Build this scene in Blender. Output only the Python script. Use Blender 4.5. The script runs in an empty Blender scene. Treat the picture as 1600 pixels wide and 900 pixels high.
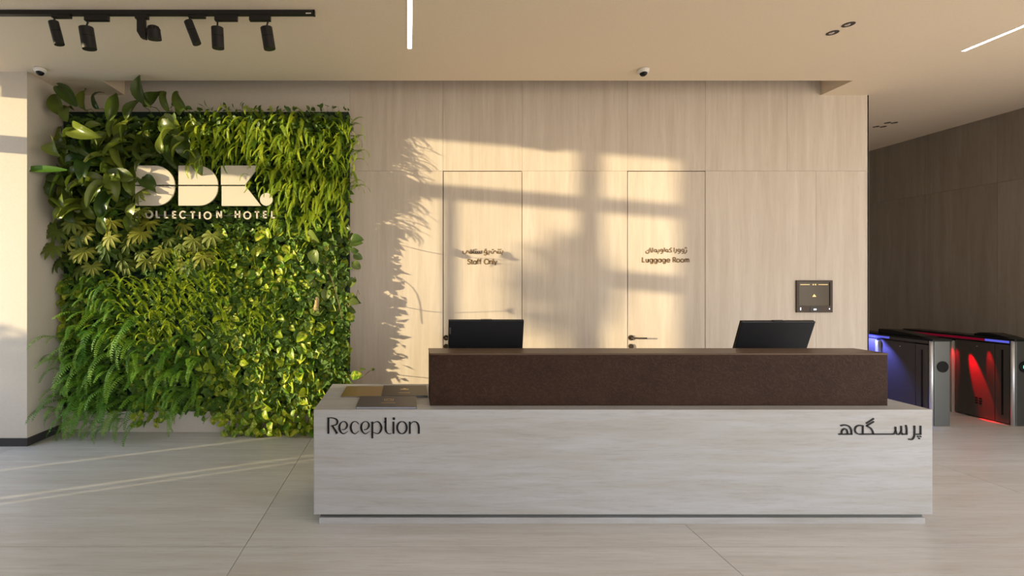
import bpy, bmesh, math, random
from mathutils import Vector, Matrix
R = math.radians
random.seed(7)
SC = bpy.context.scene
COL = SC.collection

# ---------------------------------------------------------------- camera, world, sun, exposure
EYE = 1.65
FOC = 750.0                       # focal length in pixels of the 1600 px wide frame
cam_d = bpy.data.cameras.new('camera'); cam = bpy.data.objects.new('camera', cam_d); COL.objects.link(cam)
cam_d.sensor_fit = 'HORIZONTAL'; cam_d.sensor_width = 36.0; cam_d.lens = FOC / 1600 * 36
cam_d.shift_x = (800 - 638) / 1600; cam_d.shift_y = -(450 - 439) / 1600
cam_d.clip_start = 0.05; cam_d.clip_end = 300
cam.location = (0, 0, EYE); cam.rotation_euler = (R(90), 0, 0)
SC.camera = cam

world = bpy.data.worlds.new('world'); SC.world = world; world.use_nodes = True
wn = world.node_tree.nodes; wl = world.node_tree.links; wn.clear()
w_out = wn.new('ShaderNodeOutputWorld'); w_bg = wn.new('ShaderNodeBackground'); w_bg.inputs['Strength'].default_value = 3.5
w_tc = wn.new('ShaderNodeTexCoord'); w_sp = wn.new('ShaderNodeSeparateXYZ'); w_rm = wn.new('ShaderNodeValToRGB')
w_mr = wn.new('ShaderNodeMapRange'); w_mr.inputs['From Min'].default_value = -1; w_mr.inputs['From Max'].default_value = 1
wl.new(w_tc.outputs['Generated'], w_sp.inputs[0]); wl.new(w_sp.outputs['Z'], w_mr.inputs['Value'])
wl.new(w_mr.outputs[0], w_rm.inputs[0]); wl.new(w_rm.outputs[0], w_bg.inputs['Color']); wl.new(w_bg.outputs[0], w_out.inputs[0])
cr = w_rm.color_ramp
cr.elements[0].position = 0.0; cr.elements[0].color = (0.62, 0.50, 0.37, 1)
cr.elements[1].position = 1.0; cr.elements[1].color = (0.52, 0.68, 1.0, 1)
for p_, c_ in ((0.47, (0.72, 0.60, 0.45, 1)), (0.51, (1.0, 0.95, 0.88, 1)), (0.62, (0.82, 0.90, 1.0, 1))):
    e = cr.elements.new(p_); e.color = c_

SUN_DIR = Vector((0.92, 0.379, -0.0765)).normalized()
sun_d = bpy.data.lights.new('sun', 'SUN'); sun_d.energy = 9.0; sun_d.angle = R(0.7); sun_d.color = (1.0, 0.81, 0.48)
sun = bpy.data.objects.new('sun', sun_d); COL.objects.link(sun); sun.location = (-12, -3, 6)
sun.rotation_euler = SUN_DIR.to_track_quat('-Z', 'Y').to_euler()

fill_d = bpy.data.lights.new('warm_fill', 'AREA'); fill_d.shape = 'RECTANGLE'; fill_d.size = 5.0; fill_d.size_y = 3.0; fill_d.energy = 108; fill_d.color = (1.0, 0.86, 0.70)
fill = bpy.data.objects.new('warm_fill', fill_d); COL.objects.link(fill); fill.location = (8.3, -1.2, 1.75)   # unseen warm fill added to brighten desk and wall on the right
fill.rotation_euler = Vector((-1, 0.35, 0)).to_track_quat('-Z', 'Z').to_euler()

vs = SC.view_settings
vs.view_transform = 'Standard'; vs.look = 'None'; vs.exposure = 0.0; vs.gamma = 1.0; vs.use_curve_mapping = False

def at(px, py, Y):
    """a measured point of the photograph at distance Y in front of the camera"""
    return Vector(((px - 638) * Y / FOC, Y, EYE + (439 - py) * Y / FOC))

# ---------------------------------------------------------------- materials
MATS = {}
def new_mat(name):
    m = bpy.data.materials.new(name); m.use_nodes = True
    n = m.node_tree.nodes; n.clear()
    o = n.new('ShaderNodeOutputMaterial'); b = n.new('ShaderNodeBsdfPrincipled')
    m.node_tree.links.new(b.outputs[0], o.inputs[0])
    MATS[name] = m
    return m, n, m.node_tree.links, b, o

def plain(name, col, rough=0.5, metal=0.0, bump=0.0, bscale=200, emis=None, estr=0.0, var=0.06):
    m, n, l, b, o = new_mat(name)
    tc = n.new('ShaderNodeTexCoord'); nz = n.new('ShaderNodeTexNoise'); nz.inputs['Scale'].default_value = bscale; nz.inputs['Detail'].default_value = 4
    l.new(tc.outputs['Object'], nz.inputs['Vector'])
    mx = n.new('ShaderNodeMix'); mx.data_type = 'RGBA'
    mx.inputs['A'].default_value = (*[c * (1 - var) for c in col], 1); mx.inputs['B'].default_value = (*[min(1, c * (1 + var)) for c in col], 1)
    l.new(nz.outputs['Fac'], mx.inputs['Factor']); l.new(mx.outputs['Result'], b.inputs['Base Color'])
    b.inputs['Roughness'].default_value = rough; b.inputs['Metallic'].default_value = metal; b.inputs['Specular IOR Level'].default_value = 0.25
    if bump:
        bp = n.new('ShaderNodeBump'); bp.inputs['Strength'].default_value = bump; bp.inputs['Distance'].default_value = 0.002
        l.new(nz.outputs['Fac'], bp.inputs['Height']); l.new(bp.outputs[0], b.inputs['Normal'])
    if emis:
        b.inputs['Emission Color'].default_value = (*emis, 1); b.inputs['Emission Strength'].default_value = estr
    return m

def stone(name, c_lo, c_hi, c_vein, stretch, rough=0.45, vein=0.35, spec=0.5):
    """travertine; stretch = scale per axis, low along the veins"""
    m, n, l, b, o = new_mat(name)
    tc = n.new('ShaderNodeTexCoord'); oi = n.new('ShaderNodeObjectInfo')
    ml = n.new('ShaderNodeVectorMath'); ml.operation = 'MULTIPLY_ADD'
    cb = n.new('ShaderNodeCombineXYZ')
    mu = n.new('ShaderNodeMath'); mu.operation = 'MULTIPLY'; mu.inputs[1].default_value = 37.0
    l.new(oi.outputs['Random'], mu.inputs[0])
    for i in range(3): l.new(mu.outputs[0], cb.inputs[i])
    l.new(tc.outputs['Object'], ml.inputs[0]); ml.inputs[1].default_value = stretch; l.new(cb.outputs[0], ml.inputs[2])
    def noise(sc, det, ro=0.6, dist=0.0):
        z = n.new('ShaderNodeTexNoise'); z.inputs['Scale'].default_value = sc; z.inputs['Detail'].default_value = det
        z.inputs['Roughness'].default_value = ro; z.inputs['Distortion'].default_value = dist
        l.new(ml.outputs[0], z.inputs['Vector']); return z
    a = noise(1.0, 6, 0.62, 0.3); c = noise(4.5, 8, 0.7, 0.2)
    mx = n.new('ShaderNodeMix'); mx.data_type = 'RGBA'; mx.inputs['A'].default_value = (*c_lo, 1); mx.inputs['B'].default_value = (*c_hi, 1)
    r1 = n.new('ShaderNodeMapRange'); r1.inputs['From Min'].default_value = 0.3; r1.inputs['From Max'].default_value = 0.7
    l.new(a.outputs['Fac'], r1.inputs['Value']); l.new(r1.outputs[0], mx.inputs['Factor'])
    r2 = n.new('ShaderNodeMapRange'); r2.inputs['From Min'].default_value = 0.50; r2.inputs['From Max'].default_value = 0.72; r2.inputs['To Max'].default_value = vein
    l.new(c.outputs['Fac'], r2.inputs['Value'])
    mv = n.new('ShaderNodeMix'); mv.data_type = 'RGBA'; mv.inputs['B'].default_value = (*c_vein, 1)
    l.new(mx.outputs['Result'], mv.inputs['A']); l.new(r2.outputs[0], mv.inputs['Factor'])
    # small pits
    pt = noise(14.0, 3, 0.7)
    r3 = n.new('ShaderNodeMapRange'); r3.inputs['From Min'].default_value = 0.66; r3.inputs['From Max'].default_value = 0.74; r3.inputs['To Max'].default_value = 0.35
    l.new(pt.outputs['Fac'], r3.inputs['Value'])
    mp = n.new('ShaderNodeMix'); mp.data_type = 'RGBA'; mp.inputs['B'].default_value = (*[x * 0.6 for x in c_vein], 1)
    l.new(mv.outputs['Result'], mp.inputs['A']); l.new(r3.outputs[0], mp.inputs['Factor'])
    l.new(mp.outputs['Result'], b.inputs['Base Color'])
    b.inputs['Roughness'].default_value = rough; b.inputs['Specular IOR Level'].default_value = spec
    bp = n.new('ShaderNodeBump'); bp.inputs['Strength'].default_value = 0.12; bp.inputs['Distance'].default_value = 0.002
    l.new(c.outputs['Fac'], bp.inputs['Height']); l.new(bp.outputs[0], b.inputs['Normal'])
    return m

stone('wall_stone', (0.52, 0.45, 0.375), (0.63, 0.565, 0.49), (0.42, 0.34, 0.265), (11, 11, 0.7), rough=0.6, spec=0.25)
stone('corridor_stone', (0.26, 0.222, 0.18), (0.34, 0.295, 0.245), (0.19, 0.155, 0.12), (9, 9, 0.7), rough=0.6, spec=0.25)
stone('desk_stone', (0.385, 0.37, 0.35), (0.47, 0.485, 0.51), (0.26, 0.24, 0.22), (1.1, 9, 13), rough=0.5, vein=0.4)
stone('floor_stone', (0.54, 0.51, 0.475), (0.65, 0.645, 0.635), (0.40, 0.36, 0.31), (0.9, 14, 8), rough=0.33, vein=0.55)
plain('plaster', (0.59, 0.54, 0.47), 0.85, bump=0.5, bscale=55)
plain('ceiling_plaster', (0.82, 0.70, 0.54), 0.9, bump=0.35, bscale=60)
plain('joint_dark', (0.16, 0.13, 0.10), 0.9)
plain('floor_joint', (0.24, 0.21, 0.18), 0.9)
plain('outdoor_ground', (0.30, 0.27, 0.22), 0.9)
plain('black_skirting', (0.045, 0.043, 0.045), 0.5)
plain('black_metal', (0.018, 0.017, 0.017), 0.45, bump=0.1)
plain('black_gloss', (0.010, 0.010, 0.011), 0.25)
plain('black_plastic', (0.012, 0.013, 0.016), 0.42, bump=0.15, bscale=400)
plain('letter_black', (0.010, 0.009, 0.010), 0.45)
plain('letter_bronze', (0.17, 0.11, 0.05), 0.5)
plain('white_plastic', (0.75, 0.73, 0.70), 0.4)
plain('sign_white', (0.62, 0.57, 0.47), 0.5, var=0.01)
plain('board_green', (0.012, 0.028, 0.018), 0.85, bump=0.3, bscale=120)
plain('planter_stone', (0.62, 0.57, 0.51), 0.6, bump=0.2, bscale=60)
plain('steel', (0.16, 0.17, 0.165), 0.38, 0.85, bump=0.05)
plain('steel_side', (0.10, 0.088, 0.078), 0.42, 0.25, bump=0.05)
plain('chrome', (0.66, 0.68, 0.72), 0.4, 0.7)
plain('flap_metal', (0.40, 0.37, 0.31), 0.5, 0.3)
plain('bronze_frame', (0.065, 0.048, 0.038), 0.55, 0.1)
plain('dark_glass', (0.05, 0.035, 0.015), 0.12)
plain('gold', (0.75, 0.52, 0.22), 0.4, 0.7)
plain('handle_bronze', (0.07, 0.05, 0.035), 0.35, 0.7)
plain('strip_light', (1, 1, 1), 0.5, emis=(1.0, 0.97, 0.95), estr=9.0)
plain('led_white', (1, 1, 1), 0.5, emis=(0.8, 0.85, 1.0), estr=1.6)
plain('led_green', (0.1, 0.8, 0.5), 0.5, emis=(0.1, 0.9, 0.55), estr=1.5)
plain('led_blue', (0.02, 0.02, 0.2), 0.5, emis=(0.12, 0.13, 0.75), estr=0.9)
plain('led_red', (0.2, 0.0, 0.02), 0.5, emis=(0.5, 0.0, 0.04), estr=0.2)
plain('booklet_gold', (0.34, 0.23, 0.075), 0.35, 0.4)
plain('booklet_brown', (0.06, 0.042, 0.026), 0.4)
plain('booklet_grey', (0.075, 0.062, 0.062), 0.4)
plain('paper_edge', (0.30, 0.32, 0.38), 0.7)
plain('lens_chrome', (0.55, 0.5, 0.5), 0.2, 0.9)
plain('bark', (0.20, 0.13, 0.07), 0.9, bump=0.4, bscale=80)
plain('stub_wood', (0.42, 0.33, 0.16), 0.8, bump=0.4, bscale=60)
plain('stem_green', (0.12, 0.16, 0.04), 0.6)
plain('outdoor_leaf', (0.06, 0.10, 0.03), 0.8)

# brown textured counter cladding
m, n, l, b, o = new_mat('brown_hide')
tc = n.new('ShaderNodeTexCoord'); mp = n.new('ShaderNodeMapping'); mp.inputs['Scale'].default_value = (1, 1, 1.35); mp.inputs['Rotation'].default_value = (0, R(20), 0)
l.new(tc.outputs['Object'], mp.inputs[0])
n1 = n.new('ShaderNodeTexNoise'); n1.inputs['Scale'].default_value = 20; n1.inputs['Detail'].default_value = 4; n1.inputs['Roughness'].default_value = 0.62; n1.inputs['Distortion'].default_value = 2.2
n2 = n.new('ShaderNodeTexNoise'); n2.inputs['Scale'].default_value = 5; n2.inputs['Detail'].default_value = 3
l.new(mp.outputs[0], n1.inputs['Vector']); l.new(tc.outputs['Object'], n2.inputs['Vector'])
mx = n.new('ShaderNodeMix'); mx.data_type = 'RGBA'; mx.inputs['A'].default_value = (0.024, 0.0125, 0.0085, 1); mx.inputs['B'].default_value = (0.05, 0.026, 0.017, 1)
l.new(n2.outputs['Fac'], mx.inputs['Factor'])
rk = n.new('ShaderNodeMapRange'); rk.inputs['From Min'].default_value = 0.45; rk.inputs['From Max'].default_value = 0.75; rk.inputs['To Max'].default_value = 0.32
l.new(n1.outputs['Fac'], rk.inputs['Value']); mk = n.new('ShaderNodeMix'); mk.data_type = 'RGBA'; mk.inputs['B'].default_value = (0.12, 0.065, 0.042, 1)
l.new(mx.outputs['Result'], mk.inputs['A']); l.new(rk.outputs[0], mk.inputs['Factor']); l.new(mk.outputs['Result'], b.inputs['Base Color'])
b.inputs['Roughness'].default_value = 0.55; b.inputs['Specular IOR Level'].default_value = 0.1
bp = n.new('ShaderNodeBump'); bp.inputs['Strength'].default_value = 0.55; bp.inputs['Distance'].default_value = 0.006
l.new(n1.outputs['Fac'], bp.inputs['Height']); l.new(bp.outputs[0], b.inputs['Normal'])
plain('brown_top', (0.10, 0.058, 0.034), 0.35)

def leaf_mat(name, c1, c2, rough=0.4, trans=0.3, edge=None, mottle=0.0, tcol=None):
    """leaf: colour varies per leaf, optional pale variegation; light passes through it"""
    m, n, l, b, o = new_mat(name)
    oi = n.new('ShaderNodeObjectInfo'); tc = n.new('ShaderNodeTexCoord')
    nz = n.new('ShaderNodeTexNoise'); nz.inputs['Scale'].default_value = 22; nz.inputs['Detail'].default_value = 3
    ad = n.new('ShaderNodeVectorMath'); ad.operation = 'ADD'
    l.new(tc.outputs['Object'], ad.inputs[0]); l.new(oi.outputs['Location'], ad.inputs[1]); l.new(ad.outputs[0], nz.inputs['Vector'])
    mx = n.new('ShaderNodeMix'); mx.data_type = 'RGBA'; mx.inputs['A'].default_value = (*c1, 1); mx.inputs['B'].default_value = (*c2, 1)
    l.new(oi.outputs['Random'], mx.inputs['Factor'])
    out = mx.outputs['Result']
    if edge:
        rg = n.new('ShaderNodeMapRange'); rg.inputs['From Min'].default_value = 0.5; rg.inputs['From Max'].default_value = 0.64; rg.inputs['To Max'].default_value = mottle
        l.new(nz.outputs['Fac'], rg.inputs['Value'])
        m2 = n.new('ShaderNodeMix'); m2.data_type = 'RGBA'; m2.inputs['B'].default_value = (*edge, 1)
        l.new(out, m2.inputs['A']); l.new(rg.outputs[0], m2.inputs['Factor']); out = m2.outputs['Result']
    l.new(out, b.inputs['Base Color']); b.inputs['Roughness'].default_value = rough; b.inputs['Specular IOR Level'].default_value = 0.35
    tr = n.new('ShaderNodeBsdfTranslucent'); ms = n.new('ShaderNodeMixShader'); ms.inputs[0].default_value = trans
    if tcol:
        tr.inputs['Color'].default_value = (*tcol, 1)
    else:
        l.new(out, tr.inputs['Color'])
    l.new(b.outputs[0], ms.inputs[1]); l.new(tr.outputs[0], ms.inputs[2]); l.new(ms.outputs[0], o.inputs[0])
    return m
leaf_mat('leaf_broad', (0.022, 0.058, 0.010), (0.19, 0.24, 0.03), 0.30, 0.2)
leaf_mat('leaf_palm', (0.055, 0.11, 0.014), (0.24, 0.25, 0.025), 0.6, 0.22)
leaf_mat('leaf_pothos', (0.08, 0.23, 0.016), (0.36, 0.46, 0.022), 0.38, 0.3, edge=(0.78, 0.76, 0.10), mottle=0.75)
leaf_mat('leaf_sword', (0.07, 0.22, 0.02), (0.22, 0.41, 0.03), 0.5, 0.35)
leaf_mat('leaf_strap', (0.08, 0.21, 0.015), (0.13, 0.27, 0.02), 0.4, 0.3)
leaf_mat('leaf_tassel', (0.16, 0.29, 0.016), (0.47, 0.56, 0.03), 0.5, 0.35)
leaf_mat('leaf_creeper', (0.05, 0.10, 0.02), (0.12, 0.20, 0.03), 0.5, 0.25)
leaf_mat('leaf_vine', (0.06, 0.12, 0.03), (0.18, 0.24, 0.05), 0.4, 0.25)
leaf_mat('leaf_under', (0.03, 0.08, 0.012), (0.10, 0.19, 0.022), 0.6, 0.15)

# ---------------------------------------------------------------- helpers
def obj(name, src, mat=None, parent=None, smooth=False, bevel=0.0, world=True):
    """src: bmesh or mesh in world coordinates; parts keep world place under their thing"""
    if isinstance(src, bmesh.types.BMesh):
        bmesh.ops.recalc_face_normals(src, faces=src.faces)
        me = bpy.data.meshes.new(name); src.to_mesh(me); src.free()
    else:
        me = src
    if smooth:
        for p in me.polygons: p.use_smooth = True
    if mat and not me.materials: me.materials.append(MATS[mat])
    o = bpy.data.objects.new(name, me); COL.objects.link(o)
    if world and me.vertices:
        lo = Vector([min(v.co[i] for v in me.vertices) for i in range(3)]); hi = Vector([max(v.co[i] for v in me.vertices) for i in range(3)])
        c = Vector(((lo.x + hi.x) / 2, (lo.y + hi.y) / 2, lo.z))
        me.transform(Matrix.Translation(-c)); o.location = c
    if parent:
        o.parent = parent
        off = Vector((0, 0, 0)); p = parent
        while p: off += p.location; p = p.parent
        if world: o.location = o.location - off
    if bevel:
        bv = o.modifiers.new('bevel', 'BEVEL'); bv.width = bevel; bv.segments = 2; bv.limit_method = 'ANGLE'
    return o

def thing(name, label, cat, loc, group=None):
    o = bpy.data.objects.new(name, None); COL.objects.link(o); o.location = loc; o.empty_display_size = 0.1
    o['label'] = label; o['category'] = cat
    if group: o['group'] = group
    return o
def tag(o, label, cat, group=None):
    o['label'] = label; o['category'] = cat
    if group: o['group'] = group
    return o

def box(bm, x0, x1, y0, y1, z0, z1):
    v = [bm.verts.new((x, y, z)) for x in (x0, x1) for y in (y0, y1) for z in (z0, z1)]
    for f in ((0, 1, 3, 2), (4, 6, 7, 5), (0, 4, 5, 1), (2, 3, 7, 6), (0, 2, 6, 4), (1, 5, 7, 3)):
        bm.faces.new([v[i] for i in f])
    return bm
def B(*a):
    return box(bmesh.new(), *a)
def struct(name, bm, mat, parent=None, **k):
    o = obj(name, bm, mat, parent, **k)
    if parent is None: o['kind'] = 'structure'
    return o
def cyl(bm, p0, p1, r0, r1=None, seg=20, caps=True):
    p0 = Vector(p0); p1 = Vector(p1); r1 = r0 if r1 is None else r1
    d = (p1 - p0).normalized(); u = d.orthogonal().normalized(); w = d.cross(u)
    a = []; c = []
    for i in range(seg):
        t = 2 * math.pi * i / seg; q = u * math.cos(t) + w * math.sin(t)
        a.append(bm.verts.new(p0 + q * r0)); c.append(bm.verts.new(p1 + q * r1))
    for i in range(seg):
        j = (i + 1) % seg; bm.faces.new((a[i], a[j], c[j], c[i]))
    if caps: bm.faces.new(a[::-1]); bm.faces.new(c)
    return bm
def tube(bm, pts, r, seg=6):
    pts = [Vector(p) for p in pts]; rings = []
    for i, p in enumerate(pts):
        d = (pts[min(i + 1, len(pts) - 1)] - pts[max(i - 1, 0)]).normalized()
        u = d.cross(Vector((0.13, 0.21, 1))).normalized(); w = d.cross(u); rr = r[i] if isinstance(r, (list, tuple)) else r
        rings.append([bm.verts.new(p + (u * math.cos(2 * math.pi * k / seg) + w * math.sin(2 * math.pi * k / seg)) * rr) for k in range(seg)])
    for a, c in zip(rings, rings[1:]):
        for k in range(seg):
            bm.faces.new((a[k], a[(k + 1) % seg], c[(k + 1) % seg], c[k]))
    bm.faces.new(rings[0][::-1]); bm.faces.new(rings[-1])
    return bm
def lathe(bm, c, prof, seg=28):
    rings = []
    for r, z in prof:
        rings.append([bm.verts.new((c[0] + r * math.cos(2 * math.pi * k / seg), c[1] + r * math.sin(2 * math.pi * k / seg), c[2] + z)) for k in range(seg)])
    for a, d in zip(rings, rings[1:]):
        for k in range(seg): bm.faces.new((a[k], a[(k + 1) % seg], d[(k + 1) % seg], d[k]))
    bm.faces.new(rings[0][::-1]); bm.faces.new(rings[-1])
    return bm
def prism(bm, poly, y0, y1):
    """polygon in XZ extruded along Y"""
    a = [bm.verts.new((x, y0, z)) for x, z in poly]; c = [bm.verts.new((x, y1, z)) for x, z in poly]
    bm.faces.new(a); bm.faces.new(c[::-1])
    for i in range(len(poly)):
        j = (i + 1) % len(poly); bm.faces.new((a[i], c[i], c[j], a[j]))
    return bm

# stroke lettering: ribbons of varying width, raised from a wall plane
def smooth_pts(pts, k=6):
    if len(pts) < 3: return pts
    P = [pts[0]] + list(pts) + [pts[-1]]; out = []
    for i in range(1, len(P) - 2):
        for s in range(k):
            t = s / k; q = []
            for d in range(3):
                a, b_, c, e = P[i - 1][d], P[i][d], P[i + 1][d], P[i + 2][d]
                q.append(0.5 * ((2 * b_) + (-a + c) * t + (2 * a - 5 * b_ + 4 * c - e) * t * t + (-a + 3 * b_ - 3 * c + e) * t ** 3))
            out.append(tuple(q))
    out.append(tuple(pts[-1])); return out
def stroke(bm, pts, w, T, y0, y1, k=6):
    """pts (x,y[,w]) in drawing units; T maps a drawing point to (X,Z,scale)"""
    pts = [(p[0], p[1], p[2] if len(p) > 2 else w) for p in pts]
    sp = smooth_pts(pts, k) if k else pts
    L = []; Rr = []
    for i, p in enumerate(sp):
        a = sp[max(i - 1, 0)]; c = sp[min(i + 1, len(sp) - 1)]
        dx, dy = c[0] - a[0], c[1] - a[1]; q = math.hypot(dx, dy) or 1; nx, ny = -dy / q, dx / q; h = max(p[2], 0.5) / 2
        L.append(T(p[0] + nx * h, p[1] + ny * h)); Rr.append(T(p[0] - nx * h, p[1] - ny * h))
    rows = []
    for (lx, lz), (rx, rz) in zip(L, Rr):
        rows.append([bm.verts.new((lx, y0, lz)), bm.verts.new((rx, y0, rz)), bm.verts.new((rx, y1, rz)), bm.verts.new((lx, y1, lz))])
    for a, c in zip(rows, rows[1:]):
        for k_ in range(4): bm.faces.new((a[k_], a[(k_ + 1) % 4], c[(k_ + 1) % 4], c[k_]))
    bm.faces.new(rows[0][::-1]); bm.faces.new(rows[-1])
def disc(bm, x, y, r, T, y0, y1, seg=16):
    prism(bm, [T(x + r * math.cos(2 * math.pi * i / seg), y + r * math.sin(2 * math.pi * i / seg)) for i in range(seg)], y0, y1)
def crop_T(ox, oy, f, Y):
    def T(x, y):
        p = at(ox + x * f, oy + y * f, Y); return (p.x, p.z)
    return T

# ================================================================ THE SETTING
YW = 5.40; ZC = 3.74; XC = -3.81; YC = 4.796
XS0, XS1 = -0.656, 5.18           # the stone clad wall
# floor: large slabs with fine recessed joints
fl = struct('floor', B(-9, 8.4, -4.2, 9.6, -0.12, -0.012), 'floor_joint')
j = 0.0022
xs = [-1.016 + 2.89 * i for i in range(-3, 4)]; ys = [2.98 + 1.45 * i for i in range(-5, 6)]
for x in xs:
    for y in ys:
        x1 = min(x + 2.89, 8.4); y1 = min(y + 1.45, 9.6); x0 = max(x, -9)
        if x1 - x0 > 0.05 and y1 - y > 0.05: obj('tile', B(x0 + j, x1 - j, y + j, y1 - j, -0.012, 0), 'floor_stone', fl)
# back wall
bw = struct('wall_back', B(-5.2, 5.165, YW + 0.02, YW + 0.25, 0, 4.3), 'joint_dark')
obj('plaster_face', B(-5.2, XS0 - 0.001, YW, YW + 0.02, 0, 4.3), 'plaster', bw)
jj = 0.0012
zt = 2.888
D1 = (0.389, 1.282); D2 = (2.464, 3.343)
def px2x(p): return (p - 638) * YW / FOC
up = [XS0, D1[0], D1[1], D2[0], D2[1], px2x(1230), XS1]
lo = [XS0, D1[0], D1[1], D2[0], D2[1], px2x(1275), XS1]
for a, c in zip(up, up[1:]): obj('panel', B(a + jj, c - jj, YW, YW + 0.02, zt + jj, 4.3), 'wall_stone', bw)
for i, (a, c) in enumerate(zip(lo, lo[1:])):
    if i in (1, 3): continue
    obj('panel', B(a + jj, c - jj, YW, YW + 0.02, 0, zt - jj), 'wall_stone', bw)
obj('panel', B(XS1 - 0.015, XS1, YW + 0.0, 9.5, 0, ZC), 'wall_stone', bw)
# flush doors with lettering and lever handles
def mini(bm, word, x, y, h, w, T, y0, y1, track=0.14):
    """geometric round letters; x,y = start on the baseline in drawing units (y down), h = cap height; returns end x"""
    def arc(cx, cy, rx, ry, a0, a1, nn=14):
        return [(cx + rx * math.cos(R(a0 + (a1 - a0) * i / nn)), cy + ry * math.sin(R(a0 + (a1 - a0) * i / nn))) for i in range(nn + 1)]
    X = 0.68
    G = {
     'S': (0.56, [[(0.52, 0.84), (0.42, 0.95), (0.27, 0.99), (0.1, 0.9), (0.08, 0.7), (0.27, 0.54), (0.46, 0.44), (0.54, 0.25), (0.42, 0.06), (0.25, 0.0), (0.1, 0.06), (0.03, 0.18)]]),
     't': (0.36, [[(0.14, 0.92), (0.14, 0.2), (0.2, 0.03), (0.34, 0.01)], [(0.0, X), (0.32, X)]]),
     'a': (0.62, [arc(0.3, 0.33, 0.28, 0.33, 0, 360), [(0.6, X), (0.6, 0.0)]]),
     'f': (0.36, [[(0.36, 0.98), (0.22, 0.97), (0.15, 0.82), (0.15, 0.0)], [(0.0, X), (0.34, X)]]),
     'O': (0.98, [arc(0.49, 0.5, 0.47, 0.49, 0, 360, 24)]), 'o': (0.66, [arc(0.33, 0.33, 0.31, 0.33, 0, 360)]),
     'n': (0.56, [[(0.05, X), (0.05, 0)], [(0.05, 0.42), (0.14, 0.62), (0.3, 0.68), (0.47, 0.6), (0.52, 0.42), (0.52, 0)]]),
     'm': (0.92, [[(0.05, X), (0.05, 0)], [(0.05, 0.42), (0.13, 0.62), (0.26, 0.68), (0.42, 0.6), (0.46, 0.42), (0.46, 0)], [(0.46, 0.42), (0.54, 0.62), (0.67, 0.68), (0.83, 0.6), (0.87, 0.42), (0.87, 0)]]),
     'l': (0.12, [[(0.06, 1.05), (0.06, 0)]]), 'y': (0.58, [[(0.03, X), (0.3, 0.02)], [(0.56, X), (0.22, -0.22)]]),
     'L': (0.52, [[(0.06, 1), (0.06, 0)], [(0.0, 0.05), (0.5, 0.05)]]),
     'u': (0.58, [[(0.05, X), (0.05, 0.25), (0.14, 0.06), (0.28, 0.0), (0.44, 0.06), (0.52, 0.25), (0.52, X)], [(0.52, X), (0.52, 0)]]),
     'g': (0.62, [arc(0.3, 0.33, 0.28, 0.33, 0, 360), [(0.6, X), (0.6, 0.0), (0.52, -0.2), (0.32, -0.27), (0.1, -0.18)]]),
     'e': (0.64, [[(0.05, 0.34), (0.6, 0.34), (0.58, 0.48), (0.45, 0.64), (0.3, 0.67), (0.1, 0.56), (0.03, 0.33), (0.1, 0.1), (0.3, 0.0), (0.48, 0.04), (0.58, 0.15)]]),
     'R': (0.6, [[(0.06, 1), (0.06, 0)], [(0.06, 0.96), (0.34, 0.96), (0.52, 0.86), (0.54, 0.68), (0.42, 0.5), (0.06, 0.46)], [(0.36, 0.46), (0.58, 0)]]),
     'C': (0.8, [arc(0.48, 0.5, 0.45, 0.49, 45, 315, 18)]), 'E': (0.52, [[(0.06, 1), (0.06, 0)], [(0.0, 0.94), (0.5, 0.94)], [(0.0, 0.5), (0.46, 0.5)], [(0.0, 0.06), (0.5, 0.06)]]),
     'T': (0.62, [[(0.31, 1), (0.31, 0)], [(0, 0.94), (0.62, 0.94)]]), 'I': (0.12, [[(0.06, 1), (0.06, 0)]]),
     'N': (0.72, [[(0.06, 0), (0.06, 1)], [(0.06, 0.97), (0.66, 0.03)], [(0.66, 0), (0.66, 1)]]),
     'H': (0.7, [[(0.06, 0), (0.06, 1)], [(0.64, 0), (0.64, 1)], [(0.0, 0.5), (0.64, 0.5)]]), ' ': (0.3, [])}
    for ch in word:
        adv, ss = G[ch]
        for s in ss:
            stroke(bm, [(x + p[0] * h, y - p[1] * h) for p in s], w, T, y0, y1, k=3 if len(s) > 2 else 0)
        x += (adv + (track if ch != ' ' else 0)) * h
    return x
def ara(bm, strokes, dots, w, T, y0, y1, dr=None, k=5):
    for s in strokes: stroke(bm, s, w, T, y0, y1, k=k if len(s) > 2 else 0)
    for d in dots: disc(bm, d[0], d[1], dr or w * 0.55, T, y0, y1, 10)
def circ(cx, cy, r, a0=0, a1=360, nn=12):
    return [(cx + r * math.cos(R(a0 + (a1 - a0) * i / nn)), cy + r * math.sin(R(a0 + (a1 - a0) * i / nn))) for i in range(nn + 1)]
YT0, YT1 = YW - 0.004, YW + 0.001
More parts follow.
